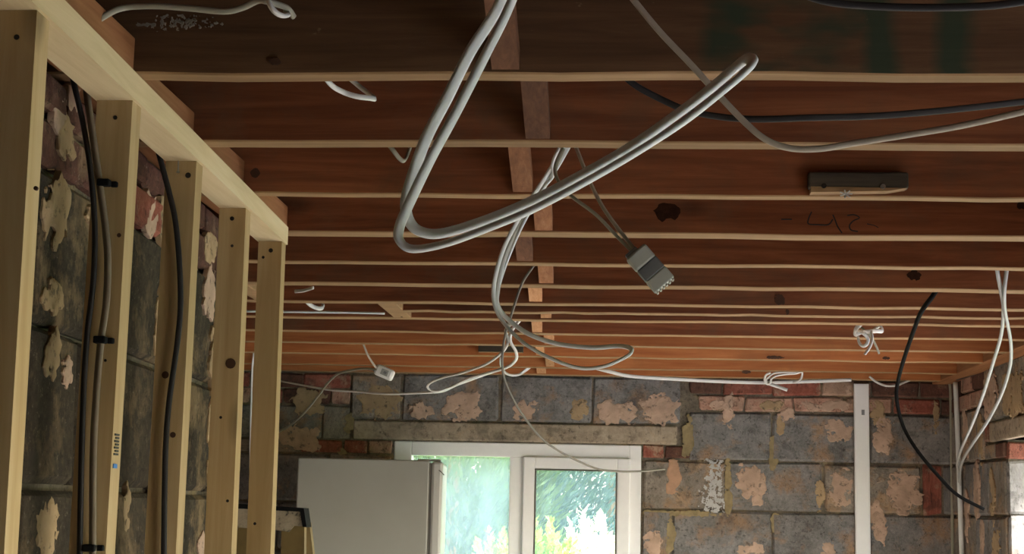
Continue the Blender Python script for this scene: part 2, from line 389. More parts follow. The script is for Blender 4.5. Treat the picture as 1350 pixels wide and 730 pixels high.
# top middle blocks above the lintel
row([BT, BK, BK, BK, BT], [px(462,530), px(528,530), px(658,530), px(781,530), px(897,530)], LT+.005, H+.012)
b = MB(); b.bev((px(466,570), YF-.012, CZ+LB), (px(893,570), YF+.05, CZ+LT), .008)
setp(b.build('lintel', M['lintel'], wall_back), 'long pale concrete lintel over the window')
# bricks top right
xs = [px(v, 513) for v in (908, 953, 1018, 1082, 1148, 1212, 1258)]; row([BD, BR, BR, BP, BD, BD], xs, CB, CA)
xs = [px(v, 535) for v in (920, 982, 1046, 1112, 1176, 1240, 1258)]; row([BP, BP, BP, BP, BR, BD], xs, CC, CB)
row([BK], [px(v,575) for v in (908, 1017, 1145, 1256)], CD, CC); row([BR, BD], [px(846,598), px(876,598), px(912,598)], CD+.004, LB)
row([BT, BK, BT, BK], [px(v,640) for v in (847, 958, 1085, 1214)], .016, CD)
piece(wall_back, BR, px(1216,650), px(1242,650), .016, CD, fr_back); piece(wall_back, BK, px(1243,650), XR, .016, CD, fr_back)
row([BK], [px(v,700) for v in (847, 884, 1018, 1146, 1258)], -.209, .016)
for i in range(7):
    z1 = -.209-.225*i; z0 = z1-.225; off = .225 if i % 2 else 0
    us = [WX1+.005] + [v for v in np.arange(WX1+.15+off, XR-.1, .45)] + [XR]
    row([BK, BT], us, max(z0, -CZ), z1)
# left of the window
xs = [px(v, 513) for v in (330, 345, 400, 462)]; row([BD, BR, BP], [XL+.3, XL+.52] + xs, CB, CA)
xs = [px(v, 535) for v in (330, 372, 436, 462)]; row([BD, BP, BR], [XL+.2, XL+.45] + xs, CC, CB)
row([BT, BK, BK], [XL, XL+.45, px(335,565), px(425,565), px(462,565)], LB-.005, CC)
row([BR, BR, BP], [px(395,590), px(452,590), px(485,590), WX0-.005], CD, LB-.005); row([BK, BT], [XL, XL+.4, px(395,590)], CD, LB-.005)
for i in range(9):
    z1 = CD-.225*i; z0 = z1-.225; off = .225 if i % 2 else 0
    if z1 < -CZ+.02: break
    row([BT, BK, BK], [XL] + [v for v in np.arange(XL+.3+off, WX0-.12, .45)] + [WX0-.005], max(z0, -CZ), z1)
for i in range(4):
    z1 = WZ0-.225*i
    if z1-.225 < -CZ-.1: break
    row([BK, BT], list(np.linspace(WX0, WX1, 4)), max(z1-.225, -CZ), z1)
# stuck plaster (pixel box -> wall)
def pbox(x0, y0, x1, y1, Y=YF):
    a, c = P(x0, y0, Y), P(x1, y1, Y); return (a.x+c.x)/2, (a.z+c.z)/2-CZ, abs(c.x-a.x), abs(a.z-c.z)
PL = [(475,508,527,550),(540,531,570,551),(589,516,633,555),(677,527,707,554),(753,525,774,554),(788,525,820,557),(815,530,839,558),(846,518,892,558),(383,514,430,545),(373,559,421,596),
      (953,521,968,563),(1026,538,1047,556),(1022,548,1034,573),(1082,552,1124,580),(970,612,1006,655),(990,625,1011,668),(1075,630,1087,672),(1094,617,1124,668),(850,700,874,735),(974,716,1008,745),
      (1148,527,1166,560),(1152,550,1177,597),(1170,620,1216,673),(1150,662,1170,716),(1230,530,1238,568),(1138,662,1165,690),(1083,712,1100,735),(935,527,958,540),(1002,528,1030,541),(1060,528,1120,543),(1115,508,1122,520)]
for i, (x0,y0,x1,y1) in enumerate(PL):
    u, h, w, ht = pbox(x0,y0,x1,y1); blob(wall_back, fr_back, u, h, w, ht, M['plaster'] if i % 4 else M['plaster_tan'], 100+i)
u, h, w, ht = pbox(880,610,897,660); blob(wall_back, fr_back, u, h, w, ht, plain('orange_plaster_patch', (178,142,116), .95, .1, .12, 28, .4), 55)
for i, q in enumerate([(898,552,914,602),(955,608,965,676),(1013,572,1027,618),(847,672,900,682),(890,672,945,681),(877,684,890,730),(1060,560,1074,592),(1016,675,1028,700),(455,545,470,570),(445,590,456,600)]):
    u, h, w, ht = pbox(*q); blob(wall_back, fr_back, u, h, w, ht, M['ochre'], 200+i, .002, 'mortar_smear', .45)
for i, q in enumerate([(925,590,956,735),(934,600,951,700),(1076,577,1087,607)]):
    u, h, w, ht = pbox(*q); blob(wall_back, fr_back, u, h, w, ht, M['limewash'], 300+i, .0008, 'limewash_streak', .6, .0030, (5.0,4.0,1.2)[i], (.05,.12,.5)[i])
# ---- right wall (window opening near the camera side)
JY = 6.22                                # far jamb of its opening
OP0 = 3.4; Q0, Q1 = .8, 1.85            # second opening, beside the viewer
def fr_right(u, o, h): return Vector((XR+o, u, CZ+h)), math.pi/2
b = MB(); b.box((XR+.012, JY, 0), (XR+.28, YF+.2, CZ+TOP)); b.box((XR+.012, YN, 0), (XR+.28, Q0, CZ+TOP)); b.box((XR+.012, Q1, 0), (XR+.28, OP0, CZ+TOP)); b.box((XR+.012, Q0, CZ+LB), (XR+.28, Q1, CZ+TOP)); b.box((XR+.012, OP0, CZ+LB), (XR+.28, JY, CZ+TOP)); b.box((XR+.012, OP0, 0), (XR+.28, JY, CZ-1.45))
wall_right = setp(b.build('wall_right', M['mortar']), 'right wall of bare bricks and blocks beside the bright opening', 'wall', kind='structure')
def rowr(mats, us, h0, h1, **kw): row(mats, us, h0, h1, wall_right, fr_right, **kw)
rowr([BD, BP, BD], [7.21, 6.99, 6.78, 6.56], CB, CA); rowr([BD, BP, BP], [7.21, 7.02, 6.80, 6.56], CC, CB)
rowr([BT], [6.55, 6.12, 5.68, 5.24, 4.8, 4.36, 3.92], LT, CA); piece(wall_right, BR, 6.55, 6.47, LB, LT-.005, fr_right); 
b = MB(); b.bev((XR-.006, 3.7, CZ+LB), (XR+.1, 6.46, CZ+LT-.006), .008); b.build('lintel', M['lintel'], wall_right)
rowr([BT, BT], [7.21, 6.86, 6.56], CD, CC); rowr([BT, BD], [6.55, 6.36, JY+.005], CD, LB-.005)
for i in range(9):
    z1 = CD-.225*i; z0 = max(z1-.225, -CZ)
    if z0 >= z1-.03: break
    rowr([BT, BK], [7.21] + ([6.75, JY+.09] if i % 2 else [6.95, 6.5]) + [JY+.005], z0, z1)
for i in range(10):
    z1 = (CA if i == 0 else CC-.225*(i-1)); z0 = max((CC if i == 0 else z1-.225), -CZ)
    if z0 >= z1-.03: break
    rowr([BK, BT], [OP0-.005] + list(np.arange(OP0-.4-(.2 if i % 2 else 0), Q1, -.45)), z0, z1)
for i, q in enumerate([(6.42,.50,.22,.18),(6.05,.48,.3,.16),(6.9,.36,.10,.2),(6.62,.33,.09,.2),(6.70,.12,.10,.24),(6.42,.13,.07,.2),(6.9,.02,.08,.2),(6.38,-.12,.12,.22),(6.62,-.1,.07,.18)]):
    blob(wall_right, fr_right, q[0], q[1], q[2], q[3], M['plaster_tan'] if i % 2 else M['plaster'], 400+i)
def fr_jamb(u, o, h): return Vector((u, JY+o, CZ+h)), 0.0
b = MB()
piece(wall_right, BR, XR+.003, XR+.14, .232, LB-.008, fr_jamb, proud=.01); piece(wall_right, BR, XR+.145, XR+.27, .232, LB-.008, fr_jamb, proud=.01)
for i in range(9):
    z1 = .23-.21*i
    if z1 < -1.45: break
    o = XR+(.16 if i % 2 else .10)
    piece(wall_right, 'whitewashed', XR+.003, o, max(z1-.21,-1.45), z1, fr_jamb, proud=.01, gap=.006); piece(wall_right, 'whitewashed', o, XR+.27, max(z1-.21,-1.45), z1, fr_jamb, proud=.01, gap=.006)
# ---- left masonry behind the studs: skewed a little, stops short
SK = math.atan2(-.06, 1.48)
def lx(Y): return -.835 + (Y-2.2)*math.tan(SK)
YE = 3.40
def fr_left(u, o, h): return Vector((lx(u)-o, u, CZ+h)), math.pi/2 - SK
b = MB(); b.hexa([(lx(YN)-.012,YN,0),(lx(YE)-.012,YE,0),(lx(YE)-.22,YE,0),(lx(YN)-.22,YN,0)][::-1], [(lx(YN)-.012,YN,CZ+H-.002),(lx(YE)-.012,YE,CZ+H-.002),(lx(YE)-.22,YE,CZ+H-.002),(lx(YN)-.22,YN,CZ+H-.002)][::-1])
wall_left = setp(b.build('wall_left', M['mortar']), 'dark blockwork wall standing behind the new timber studs', 'wall', kind='structure')
def rowl(mats, us, h0, h1, **kw): row(mats, us, h0, h1, wall_left, fr_left, **kw)
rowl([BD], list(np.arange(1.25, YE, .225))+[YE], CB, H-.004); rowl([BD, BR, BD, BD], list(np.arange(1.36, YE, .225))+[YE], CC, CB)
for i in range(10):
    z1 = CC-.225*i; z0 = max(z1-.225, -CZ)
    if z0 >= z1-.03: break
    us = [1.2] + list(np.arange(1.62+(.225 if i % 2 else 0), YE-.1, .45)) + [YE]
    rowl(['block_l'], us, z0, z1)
def lbox(x0, y0, x1, y1, X):
    a, c = PX(x0, y0, X), PX(x1, y1, X); return (a.y+c.y)/2, (a.z+c.z)/2-CZ, abs(c.y-a.y)+.01, abs(a.z-c.z)
LP = [(68,120,78,180,2.1),(74,150,92,215,2.15),(58,225,84,330,2.1),(84,100,95,150,2.2),(52,365,76,415,2.1),(58,430,72,500,2.1),(80,470,90,510,2.15),(48,660,70,735,2.1),(110,270,118,300,2.3),
      (190,250,200,320,2.6),(208,240,222,330,2.7),(205,370,216,470,2.7),(203,500,214,600,2.7),(200,620,212,735,2.65),(268,300,284,350,3.0),(270,350,280,420,3.0),(278,420,287,520,3.1),(276,520,285,640,3.1),(262,700,272,735,3.0),(160,640,166,700,2.5)]
for i, (x0,y0,x1,y1,Y) in enumerate(LP):
    u, h, w, ht = lbox(x0, y0, x1, y1, lx(Y)); blob(wall_left, fr_left, u, h, w, ht, M['plaster_tan'] if i % 3 else M['plaster'], 500+i)
# ---- the rest of the shell
b = MB(); b.box((XL-.2, YN-.2, -.1), (XR+.28, YF+.26, 0)); setp(b.build('floor', M['floor']), 'bare grey screed floor', 'floor', kind='structure')
b = MB(); b.box((XL-.2, YN, 0), (XL, YF, CZ+TOP)); setp(b.build('wall_side', M['paint']), 'plain side wall past the end of the blockwork', 'wall', kind='structure')
b = MB(); b.box((XL, YN-.2, 0), (XR+.28, YN, CZ+TOP))
setp(b.build('wall_near', M['paint']), 'plain wall behind the viewer', 'wall', kind='structure')
b = MB(); b.box((XL-.2, YN-.2, CZ+TOP+.022), (XR+.28, YF+.26, CZ+TOP+.05))
ceiling = setp(b.build('ceiling', M['board']), 'dark underside of the floor above the joists', 'ceiling', kind='structure')
x = XL
while x < XR-.02:
    b = MB(); b.box((x+.002, YN, CZ+TOP+.001), (min(x+.163, XR), YF, CZ+TOP+.021)); b.build('floorboard', M['board'], ceiling); x += .165
portal('daylight_side_opening', (XR+.30, (OP0+JY)/2, CZ-.57), (-1, 0, 0), JY-OP0, 1.76)
portal('daylight_far_window', ((WX0+WX1)/2, YF+.28, CZ-.24), (0, -1, 0), WX1-WX0, 1.1)
portal('daylight_near_opening', (XR+.30, (Q0+Q1)/2, CZ-.67), (-1, 0, 0), Q1-Q0, 1.96)

# ------------------------------------------------------------------ joists
JS = [(1.70,.045,None),(2.115,.040,None),(2.526,.047,None),(2.965,.038,None),(3.384,.064,None),(3.812,.045,None),(4.191,.062,None),(4.570,.050,None),(4.776,.045,'short'),(4.968,.048,None),(5.368,.048,None),(5.761,.046,None),(6.179,.046,None),(6.672,.045,None),(7.02,.05,None)]
JL = ['dark ceiling joist overhead, nearest of all, mostly above the picture',
 'dark ceiling joist with green paint smears, topmost in the picture',
 'dark brown ceiling joist crossing just under the green-smeared one',
 'brown ceiling joist with a weathered timber block nailed to its face',
 'brown ceiling joist with pencil marks on its face',
 'brown ceiling joist directly behind the pencil-marked one',
 'brown ceiling joist with broad pale edge, second behind the pencil-marked one',
 'brown ceiling joist the pale trimmer block starts from',
 'short extra ceiling joist running right from the pale trimmer block',
 'brown ceiling joist the pale trimmer block ends at',
 'reddish ceiling joist fifth from the far wall',
 'reddish ceiling joist fourth from the far wall',
 'orange-lit ceiling joist third from the far wall with dark packer',
 'orange-lit ceiling joist second from the far wall',
 'orange ceiling joist against the far wall, last of the row']
XS8 = P(530, 412, 4.78).x
def joist(i):
    Y, t, kind = JS[i]; x0 = XS8 if kind else XL; x1 = XR-.085 if i >= 9 else XR
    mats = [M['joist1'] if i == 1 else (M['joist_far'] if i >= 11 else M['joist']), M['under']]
    V = []; F = []; Mi = []; n = 26; r = random.Random(i)
    zz = [r.uniform(-.0018,.0018) for _ in range(n+1)]; yy = [r.uniform(-.0012,.0012) for _ in range(n+1)]
    c = .0025                            # eased lower arris
    for k in range(n+1):
        x = x0 + (x1-x0)*k/n; z = CZ+H+zz[k]; y = Y+yy[k]
        V += [(x,y,CZ+TOP),(x,y,z+c),(x,y+c,z),(x,y+t-c,z),(x,y+t,z+c),(x,y+t,CZ+TOP)]
    for k in range(n):
        a = k*6; b_ = a+6
        for j, mi in ((0,0),(1,1),(2,1),(3,1),(4,0),(5,0)):
            j2 = (j+1) % 6; F.append((a+j, b_+j, b_+j2, a+j2)); Mi.append(mi)
    F.append(tuple(range(6))); Mi.append(0); F.append(tuple(n*6+j for j in range(6))[::-1]); Mi.append(0)
    o = mk('ceiling_joist', V, F, mats, None, False, Mi)
    return setp(o, JL[i], 'joist', 'ceiling joists')
JO = [joist(i) for i in range(len(JS))]
def on_face(i, x, y): return P(x, y, JS[i][0])
# pencil marks on joist 4
def stroke(parent, i, pts, w=.003, name='pencil_mark'):
    V, F = tube([P(x, y, JS[i][0]-.0006) for x, y in pts], w, .0012, 5, 6, (0,0,1)); return mk(name, V, F, M['pencil'], parent)
for pts in ([(1070,279),(1066,288),(1066,295),(1078,296),(1092,296),(1098,289)], [(1098,283),(1101,290),(1104,298),(1110,307)], [(1117,284),(1126,283),(1133,287),(1125,291),(1120,297),(1122,303),(1131,305)], [(1030,289),(1044,289)], [(1143,295),(1152,297),(1158,300)]):
    stroke(JO[4], 4, pts)
# knots
for i, (x, y, w, h) in [(4,(880,279,32,24)),(8,(1038,411,4,8)),(6,(1205,363,18,12)),(7,(1028,395,14,14)),(13,(984,490,12,4)),(12,(1022,471,24,4)),(12,(1168,472,10,4)),(1,(362,80,16,10)),(3,(336,228,14,12)),(4,(1348,271,16,9))]:
    c = P(x, y, JS[i][0]); s = JS[i][0]/FPX
    blob(JO[i], lambda u, o, hh: (Vector((u, JS[i][0]+o+.0052, CZ+hh)), 0), c.x, c.z-CZ, w*s, h*s, M['stain'] if i in (4,6) else M['knot'], 700+i, .0004, 'knot', .3)
for i_, q in enumerate([(185,20,262,40),(215,22,285,36)]):
    u, h, w, ht = pbox(*q, JS[1][0]); blob(JO[1], lambda u_, o, hh: (Vector((u_, JS[1][0]+o+.0054, CZ+hh)), 0), u, h, w, ht, M['fleck'], 60+i_, .0006, 'paint_fleck', .6, .0016, 3.0, -.15)
# weathered block on joist 3
e = JS[3][0]
p0, p1 = P(1064, 230, e), P(1195, 258, e)
b = MB(); b.bev((p0.x, e-.028, CZ+H+.012), (p1.x, e-.001, p0.z), .004)
wb = b.build('timber_block', [M['weathered']]); setp(wb, 'weathered grey timber block nailed to a brown ceiling joist', 'block')
b = MB(); b.hexa([(p0.x+.004,e-.03,CZ+H+.003),(p1.x-.04,e-.03,CZ+H+.006),(p1.x-.04,e-.001,CZ+H+.006),(p0.x+.004,e-.001,CZ+H+.003)], [(p0.x+.004,e-.03,CZ+H+.014),(p1.x-.004,e-.03,CZ+H+.012),(p1.x-.004,e-.001,CZ+H+.012),(p0.x+.004,e-.001,CZ+H+.014)])
b.build('split_edge', M['under'], wb)
for x, y in ((1086,245),(1164,246)):
    c = P(x, y, e-.029); b = MB(); b.cyl(c+Vector((0,.006,0)), c+Vector((0,-.003,0)), .005, 10); b.build('nail_head', M['steel'] if x > 1100 else M['darkhole'], wb)
c = P(1115, 256, e-.03)
b = MB()
for k in range(7):
    a = k*.9; b.cyl(c, c+Vector((math.cos(a)*.012, -.004, math.sin(a)*.008)), .0014, 5)
b.build('paint_splash', M['limewash'], wb)
# dark packer on joist 12
b = MB(); y0 = JS[12][0]; a, c = P(632, 455, y0), P(690, 467, y0)
b.box((a.x, y0-.04, CZ+H+.012), (c.x, y0-.001, a.z), 0, 1)
setp(b.build('timber_packer', [M['weathered'], M['under']]), 'dark grey packer board on a joist behind the tangled wires', 'packer')

# ------------------------------------------------------------------ noggings: staggered line down the middle
NG = [(0,650,686,40,'old'),(1,694,726,150,'old'),(2,677,703,230,''),(3,706,729,285,''),(4,682,703,330,'old'),(5,711,730,363,''),(6,698,715,391,''),(8,713,727,419,''),(9,702,715,431,''),(10,718,731,447,''),(11,707,718,463,''),(12,720,731,477,''),(13,708,720,489,'')]
NL = ['dark nogging beside the hanging white cable loop, topmost of the central line',
 'brown nogging between the first two joists under the green smears',
 'rough sawn nogging beside the point where a grey cable bundle drops',
 'brown nogging fourth down the central line of noggings',
 'brown nogging fifth down the central line of noggings',
 'brown nogging sixth down the line, right of the thin dangling wire',
 'brown nogging seventh down the central line of noggings',
 'small pale nogging beside the extra joist, eighth down the line',
 'small nogging ninth down the central line of noggings',
 'small nogging tenth down the central line of noggings',
 'small nogging eleventh down the line, behind the looped grey cable',
 'small nogging twelfth down the line, above the looped cable bottom',
 'last small nogging of the central line, next to the far wall']
def strut(i, j, x0, x1, ym, mat, label, group):
    """one herringbone strut: from the foot of joist j's face up to the top of joist i"""
    Ya, Yb = JS[i][0]+JS[i][1], JS[j][0]
    zb, zt = CZ+H+.005, CZ+TOP-.012
    pl = Yb; xa, xb = P(x0, ym, pl).x, P(x1, ym, pl).x
    th = .03; b = MB()
    b.hexa([(xa,Yb-.004,zb),(xb,Yb-.004,zb),(xb,Yb,zb+th),(xa,Yb,zb+th)][::1], [(xa,Ya,zt-th),(xb,Ya,zt-th),(xb,Ya+.004,zt),(xa,Ya+.004,zt)])
    o = setp(b.build('herringbone_strut', mat), label, 'strut', group)
    d = Vector((0, Ya-Yb, zt-zb)).normalized(); nrm = Vector((0, -d.z, d.y)); nrm = nrm if nrm.z < 0 else -nrm
    c = Vector(((xa+xb)/2, Yb-.004, zb)) + d*.022; b = MB(); b.cyl(c-nrm*.003, c+nrm*.0012, .0035, 8); b.build('nail_head', M['darkhole'], o)
    return o
def nogging(i, j, x0, x1, ym, mat, label, group, up=.006, dep=.13):
    Ya, Yb = JS[i][0]+JS[i][1], JS[j][0]
    yc = (Ya+Yb)/2
    c0, c1 = PZ(x0, ym, H), PZ(x1, ym, H); xa, xb = c0.x, c1.x
    b = MB(); b.bev((xa, Ya, CZ+H+up), (xb, Yb, CZ+H+up+dep), .0025)
    o = setp(b.build('nogging', mat), label, 'nogging', group)
    c = Vector(((xa+xb)/2, Yb-.02, CZ+H+up)); b = MB(); b.cyl(c+Vector((0,0,.004)), c-Vector((0,0,.0012)), .0035, 8); b.build('nail_head', M['darkhole'], o)
    return o
for (i, x0, x1, ym, k), lb in zip(NG, NL):
    strut(i, 9 if i == 8 else i+1, x0, x1, ym, M['nogdark'] if k else (M['nogpale'] if i > 5 else M['nog']), lb.replace('noggings','struts').replace('nogging','strut'), 'central line of herringbone struts')
nogging(7, 9, 507, 531, 409, M['under'], 'pale trimmer block between two joists left of the hanging wires', 'trimmer', .001)
nogging(6, 7, 318, 341, 386, M['under'], 'pale nogging seen between the last two timber studs', 'side nogging', .001)
# above the stud wall
for i, lb in enumerate(['orange nogging above the stud top plate, nearest the viewer','orange nogging above the top plate, second from the viewer','orange nogging above the top plate, third from the viewer','orange nogging above the end of the top plate']):
    Ya, Yb = JS[i][0]+JS[i][1], JS[i+1][0]
    q = P(*((179,50),(257,148),(323,212),(380,272))[i], Yb)
    b = MB(); b.bev((q.x-.11, Ya, CZ+H+.002), (q.x, Yb, q.z), .003)
    o = setp(b.build('nogging', M['orange']), lb, 'nogging', 'orange noggings over the stud wall')
b = MB(); b.bev((XR-.085, 5.02, CZ+H), (XR+.012, YF, CZ+H+.12), .004)
setp(b.build('wall_plate', M['orange']), 'orange timber along the top of the right brick wall', 'timber')

# ------------------------------------------------------------------ stud partition
ST = [(-.697,1.707),(-.713,2.112),(-.729,2.502),(-.746,2.912),(-.759,3.288)]
ps = empty('stud_partition', (-.75, 2.5, 0)); setp(ps, 'new pale pine stud partition against the left blockwork', 'partition')
PW = .056; PT = .040
def sx(Y): return -.6955 - (Y-1.707)*.0395
def plate(h0, h1, y0, y1, name):
    b = MB(); q = lambda h: [(sx(y0)-PW,y0,CZ+h),(sx(y0)+.003,y0,CZ+h),(sx(y1)+.003,y1,CZ+h),(sx(y1)-PW,y1,CZ+h)]
    b.hexa(q(h0), q(h1)); return b.build(name, M['pine_y'], ps)
tp = plate(H-PT, H-.001, .7, 3.335, 'top_plate'); plate(-CZ, -CZ+PT, .7, 3.335, 'bottom_plate')
LEAN = [.018,.0,.0,.012,.015]
SD = []
for k, (xc, yc) in enumerate(ST):
    b = MB(); w = PW-.004; d = .042
    h0, h1 = -CZ+PT, H-PT-.0005; ln = LEAN[k]
    lo = [(xc-w+ln,yc,CZ+h0),(xc+ln,yc,CZ+h0),(xc-.001+ln,yc+d,CZ+h0),(xc-w+ln,yc+d,CZ+h0)]
    up = [(xc-w,yc,CZ+h1),(xc,yc,CZ+h1),(xc-.001,yc+d,CZ+h1),(xc-w,yc+d,CZ+h1)]
    b.hexa(lo, up); SD.append(b.build('stud', M['pine'], ps))
for k, x, y, r, hole in [(0,22,49,4,1),(0,47,248,3,0),(1,152,155,3,1),(1,157,310,3,0),(1,139,475,2,1),(2,248,231,4,1),(2,218,494,5,0),(2,228,573,4,0),(3,306,288,3,1),(3,306,324,2,1),(3,304,479,7,0),(3,291,550,2,1),(4,357,330,3,1),(4,347,339,2,1),(4,336,690,2,1),(3,300,660,2,1)]:
    Y = ST[k][1]; c = P(x, y, Y); s = Y/FPX
    b = MB(); b.cyl(c+Vector((0,.003,0)), c-Vector((0,.0006,0)), r*s, 12); b.build('nail_hole' if hole else 'knot', M['darkhole'] if hole else M['knot'], SD[k])
c = P(236, 222, 2.50); b = MB(); b.cyl(c+Vector((0,-.006,.012)), c+Vector((0,-.004,-.006)), .0012, 6); b.cyl(c+Vector((0,-.004,-.006)), c+Vector((0,-.004,-.008)), .003, 8); b.build('nail', M['steel'], tp)
# grade stamp on the second stud
def stamp(h, hh, x0, x1, mat):
    k = 1; xs_ = ST[1][0]; b = MB(); b.box((xs_-.004, ST[1][1]+x0, CZ+h), (xs_+.0012, ST[1][1]+x1, CZ+h+hh)); b.build('grade_stamp', mat, SD[1])
h0 = PX(156, 606, ST[1][0]).z-CZ
for k in range(7): stamp(h0+.006+k*.0045, .0028, .008 + .004*(k % 2), .026, M['ink'])
stamp(h0-.012, .006, .008, .024, M['blue'])

# ------------------------------------------------------------------ far window
wf = empty('window_1', ((WX0+WX1)/2, YF+.06, CZ+WZ0)); setp(wf, 'white plastic two-light window in the far wall', 'window', kind='structure')
FY0, FY1 = YF+.005, YF+.075
x0, x1 = WX0+.001, WX1-.001; zt = WZ1-.001
mul = (px(671,650), px(691,650))
lf = px(541,650); rf = px(829,650); ztop = P(700,603,YF).z-CZ
def fbar(name, a, c, r=.005, parent=wf, y0=FY0, y1=FY1, mat='upvc'):
    b = MB(); b.bev((a[0], y0, CZ+a[1]), (c[0], y1, CZ+c[1]), r); return b.build(name, M[mat], parent)
fbar('frame_jamb', (x0, WZ0), (lf, zt)); fbar('frame_jamb', (rf, WZ0), (x1, zt)); fbar('frame_head', (lf-.002, ztop), (rf+.002, zt)); fbar('frame_sill', (lf-.002, WZ0), (rf+.002, WZ0+.06))
fbar('mullion', (mul[0], WZ0+.05), (mul[1], ztop+.002))
sash = fbar('sash', (mul[1]-.006, WZ0+.055), (px(705,660), ztop+.004), .006, wf, FY0-.018, FY1-.02)
zg = P(760,619,YF).z-CZ; sr = px(813,660)
fbar('sash_rail', (px(705,660)-.003, zg), (sr+.003, ztop+.004), .006, sash, FY0-.018, FY1-.02); fbar('sash_rail', (px(705,660)-.003, WZ0+.055), (sr+.003, WZ0+.115), .006, sash, FY0-.018, FY1-.02)
fbar('sash_stile', (sr, WZ0+.055), (rf+.006, ztop+.004), .006, sash, FY0-.018, FY1-.02)
for a, c in (((px(705,660)-.002, zg-.006), (sr+.002, zg+.001)), ((sr-.006, WZ0+.11), (sr+.001, zg)), ((px(705,660)-.001, WZ0+.11), (px(705,660)+.006, zg))):
    fbar('gasket', a, c, .001, sash, FY0-.0195, FY0, 'gasket')
b = MB(); b.box((lf-.01, FY0+.03, CZ+WZ0+.05), (mul[0]+.01, FY0+.036, CZ+ztop+.01)); b.build('pane', M['glass_hazy'], wf)
b = MB(); b.box((px(705,660)-.01, FY0+.012, CZ+WZ0+.1), (sr+.01, FY0+.018, CZ+zg+.01)); b.build('pane', M['glass'], wf)
b = MB(); b.bev((WX0+.002, YF-.03, CZ+WZ0-.03), (WX1-.002, YF+.1, CZ+WZ0-.001), .005); b.build('sill_board', M['upvc'], wf)

# ------------------------------------------------------------------ fridge
FYY = 6.50; fx0, fx1, fx2 = P(390,650,FYY).x+.004, P(565,650,FYY).x, P(583,650,FYY).x
ft = P(480,605,FYY).z
fx0 += .008; fg = empty('fridge', (fx2, FYY, 0)); setp(fg, 'tall off-white fridge standing sideways in front of the far window', 'fridge')
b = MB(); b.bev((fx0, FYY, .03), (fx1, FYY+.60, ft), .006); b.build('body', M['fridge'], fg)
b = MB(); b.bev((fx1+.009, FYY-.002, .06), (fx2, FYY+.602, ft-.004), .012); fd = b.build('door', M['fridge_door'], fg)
b = MB(); b.box((fx1-.002, FYY+.006, .07), (fx1+.011, FYY+.594, ft-.012)); b.build('door_gasket', M['gasket'], fg)
b = MB(); b.bev((fx1-.05, FYY+.02, ft-.002), (fx2-.01, FYY+.09, ft+.006), .003); b.build('hinge_cover', M['fridge_door'], fg)
V, F = tube([Vector((fx2-.016, FYY-.002, ft-.040)), Vector((fx2-.006, FYY-.008, ft-.047)), Vector((fx2+.006, FYY-.006, ft-.060))], .004, .004, 5, 8); mk('hook', V, F, M['gasket'], fd)
for xx in (fx0+.05, fx1-.05):
    for yy in (FYY+.05, FYY+.55): b = MB(); b.cyl((xx,yy,0), (xx,yy,.032), .018, 10); b.build('levelling_foot', M['black'], fg)

fg.rotation_euler = (0, 0, math.radians(5))
# ------------------------------------------------------------------ stepladder
LY = 5.2
lx0, lx1 = P(312,670,LY).x, P(406,690,LY).x; lz = P(365,664,LY).z
sl = empty('stepladder', ((lx0+lx1)/2, LY+.2, 0)); setp(sl, 'yellow stepladder with black capped top beside the fridge', 'stepladder')
b = MB()
q = [(lx0, lz-.002), (lx1-.012, lz-.012), (lx1, lz-.075), (lx1-.014, lz-.073), (lx1-.024, lz-.024), (lx0, lz-.018)]
V = [(x, LY-.02, z) for x, z in q]+[(x, LY+.06, z) for x, z in q]; F = [tuple(range(6)), tuple(range(6,12))[::-1]]+[(k, k+6, (k+1)%6+6, (k+1)%6) for k in range(6)]
mk('top_cap', V, F, M['black'], sl)
q = [(lx0, lz-.018), (lx1-.024, lz-.024), (lx1-.015, lz-.072), (lx1-.045, lz-.071), (lx1-.06, lz-.092), (lx1-.085, lz-.088), (lx0, lz-.08)]; n = len(q)
V = [(x, LY-.015, z) for x, z in q]+[(x, LY+.01, z) for x, z in q]; F = [tuple(range(n)), tuple(range(n,2*n))[::-1]]+[(k, k+n, (k+1)%n+n, (k+1)%n) for k in range(n)]
mk('head_plate', V, F, M['splat'], sl)
def leg(xt, xb, yb, w=.078, yt=LY+.0, name='stile'):
    b = MB(); b.hexa([(xb-w,yb,0),(xb,yb,0),(xb,yb+.035,0),(xb-w,yb+.035,0)], [(xt-w,yt,lz-.06),(xt,yt,lz-.06),(xt,yt+.035,lz-.06),(xt-w,yt+.035,lz-.06)]); return b.build(name, M['ladder'], sl)
leg(lx1-.012, lx1+.13, LY-.45); leg(lx0+.09, lx0-.05, LY-.45); leg(lx1-.02, lx1+.1, LY+.75, .045, LY+.12, 'rear_leg'); leg(lx0+.06, lx0-.04, LY+.75, .045, LY+.12, 'rear_leg')
for k in range(1, 6):
    z = .26*k; t = 1-z/lz; b = MB(); b.bev((lx0-.05*t+.01, LY-.45*t-.02, z-.012), (lx1+.13*t-.03, LY-.45*t+.07, z+.012), .004); b.build('tread', M['ladder'], sl)

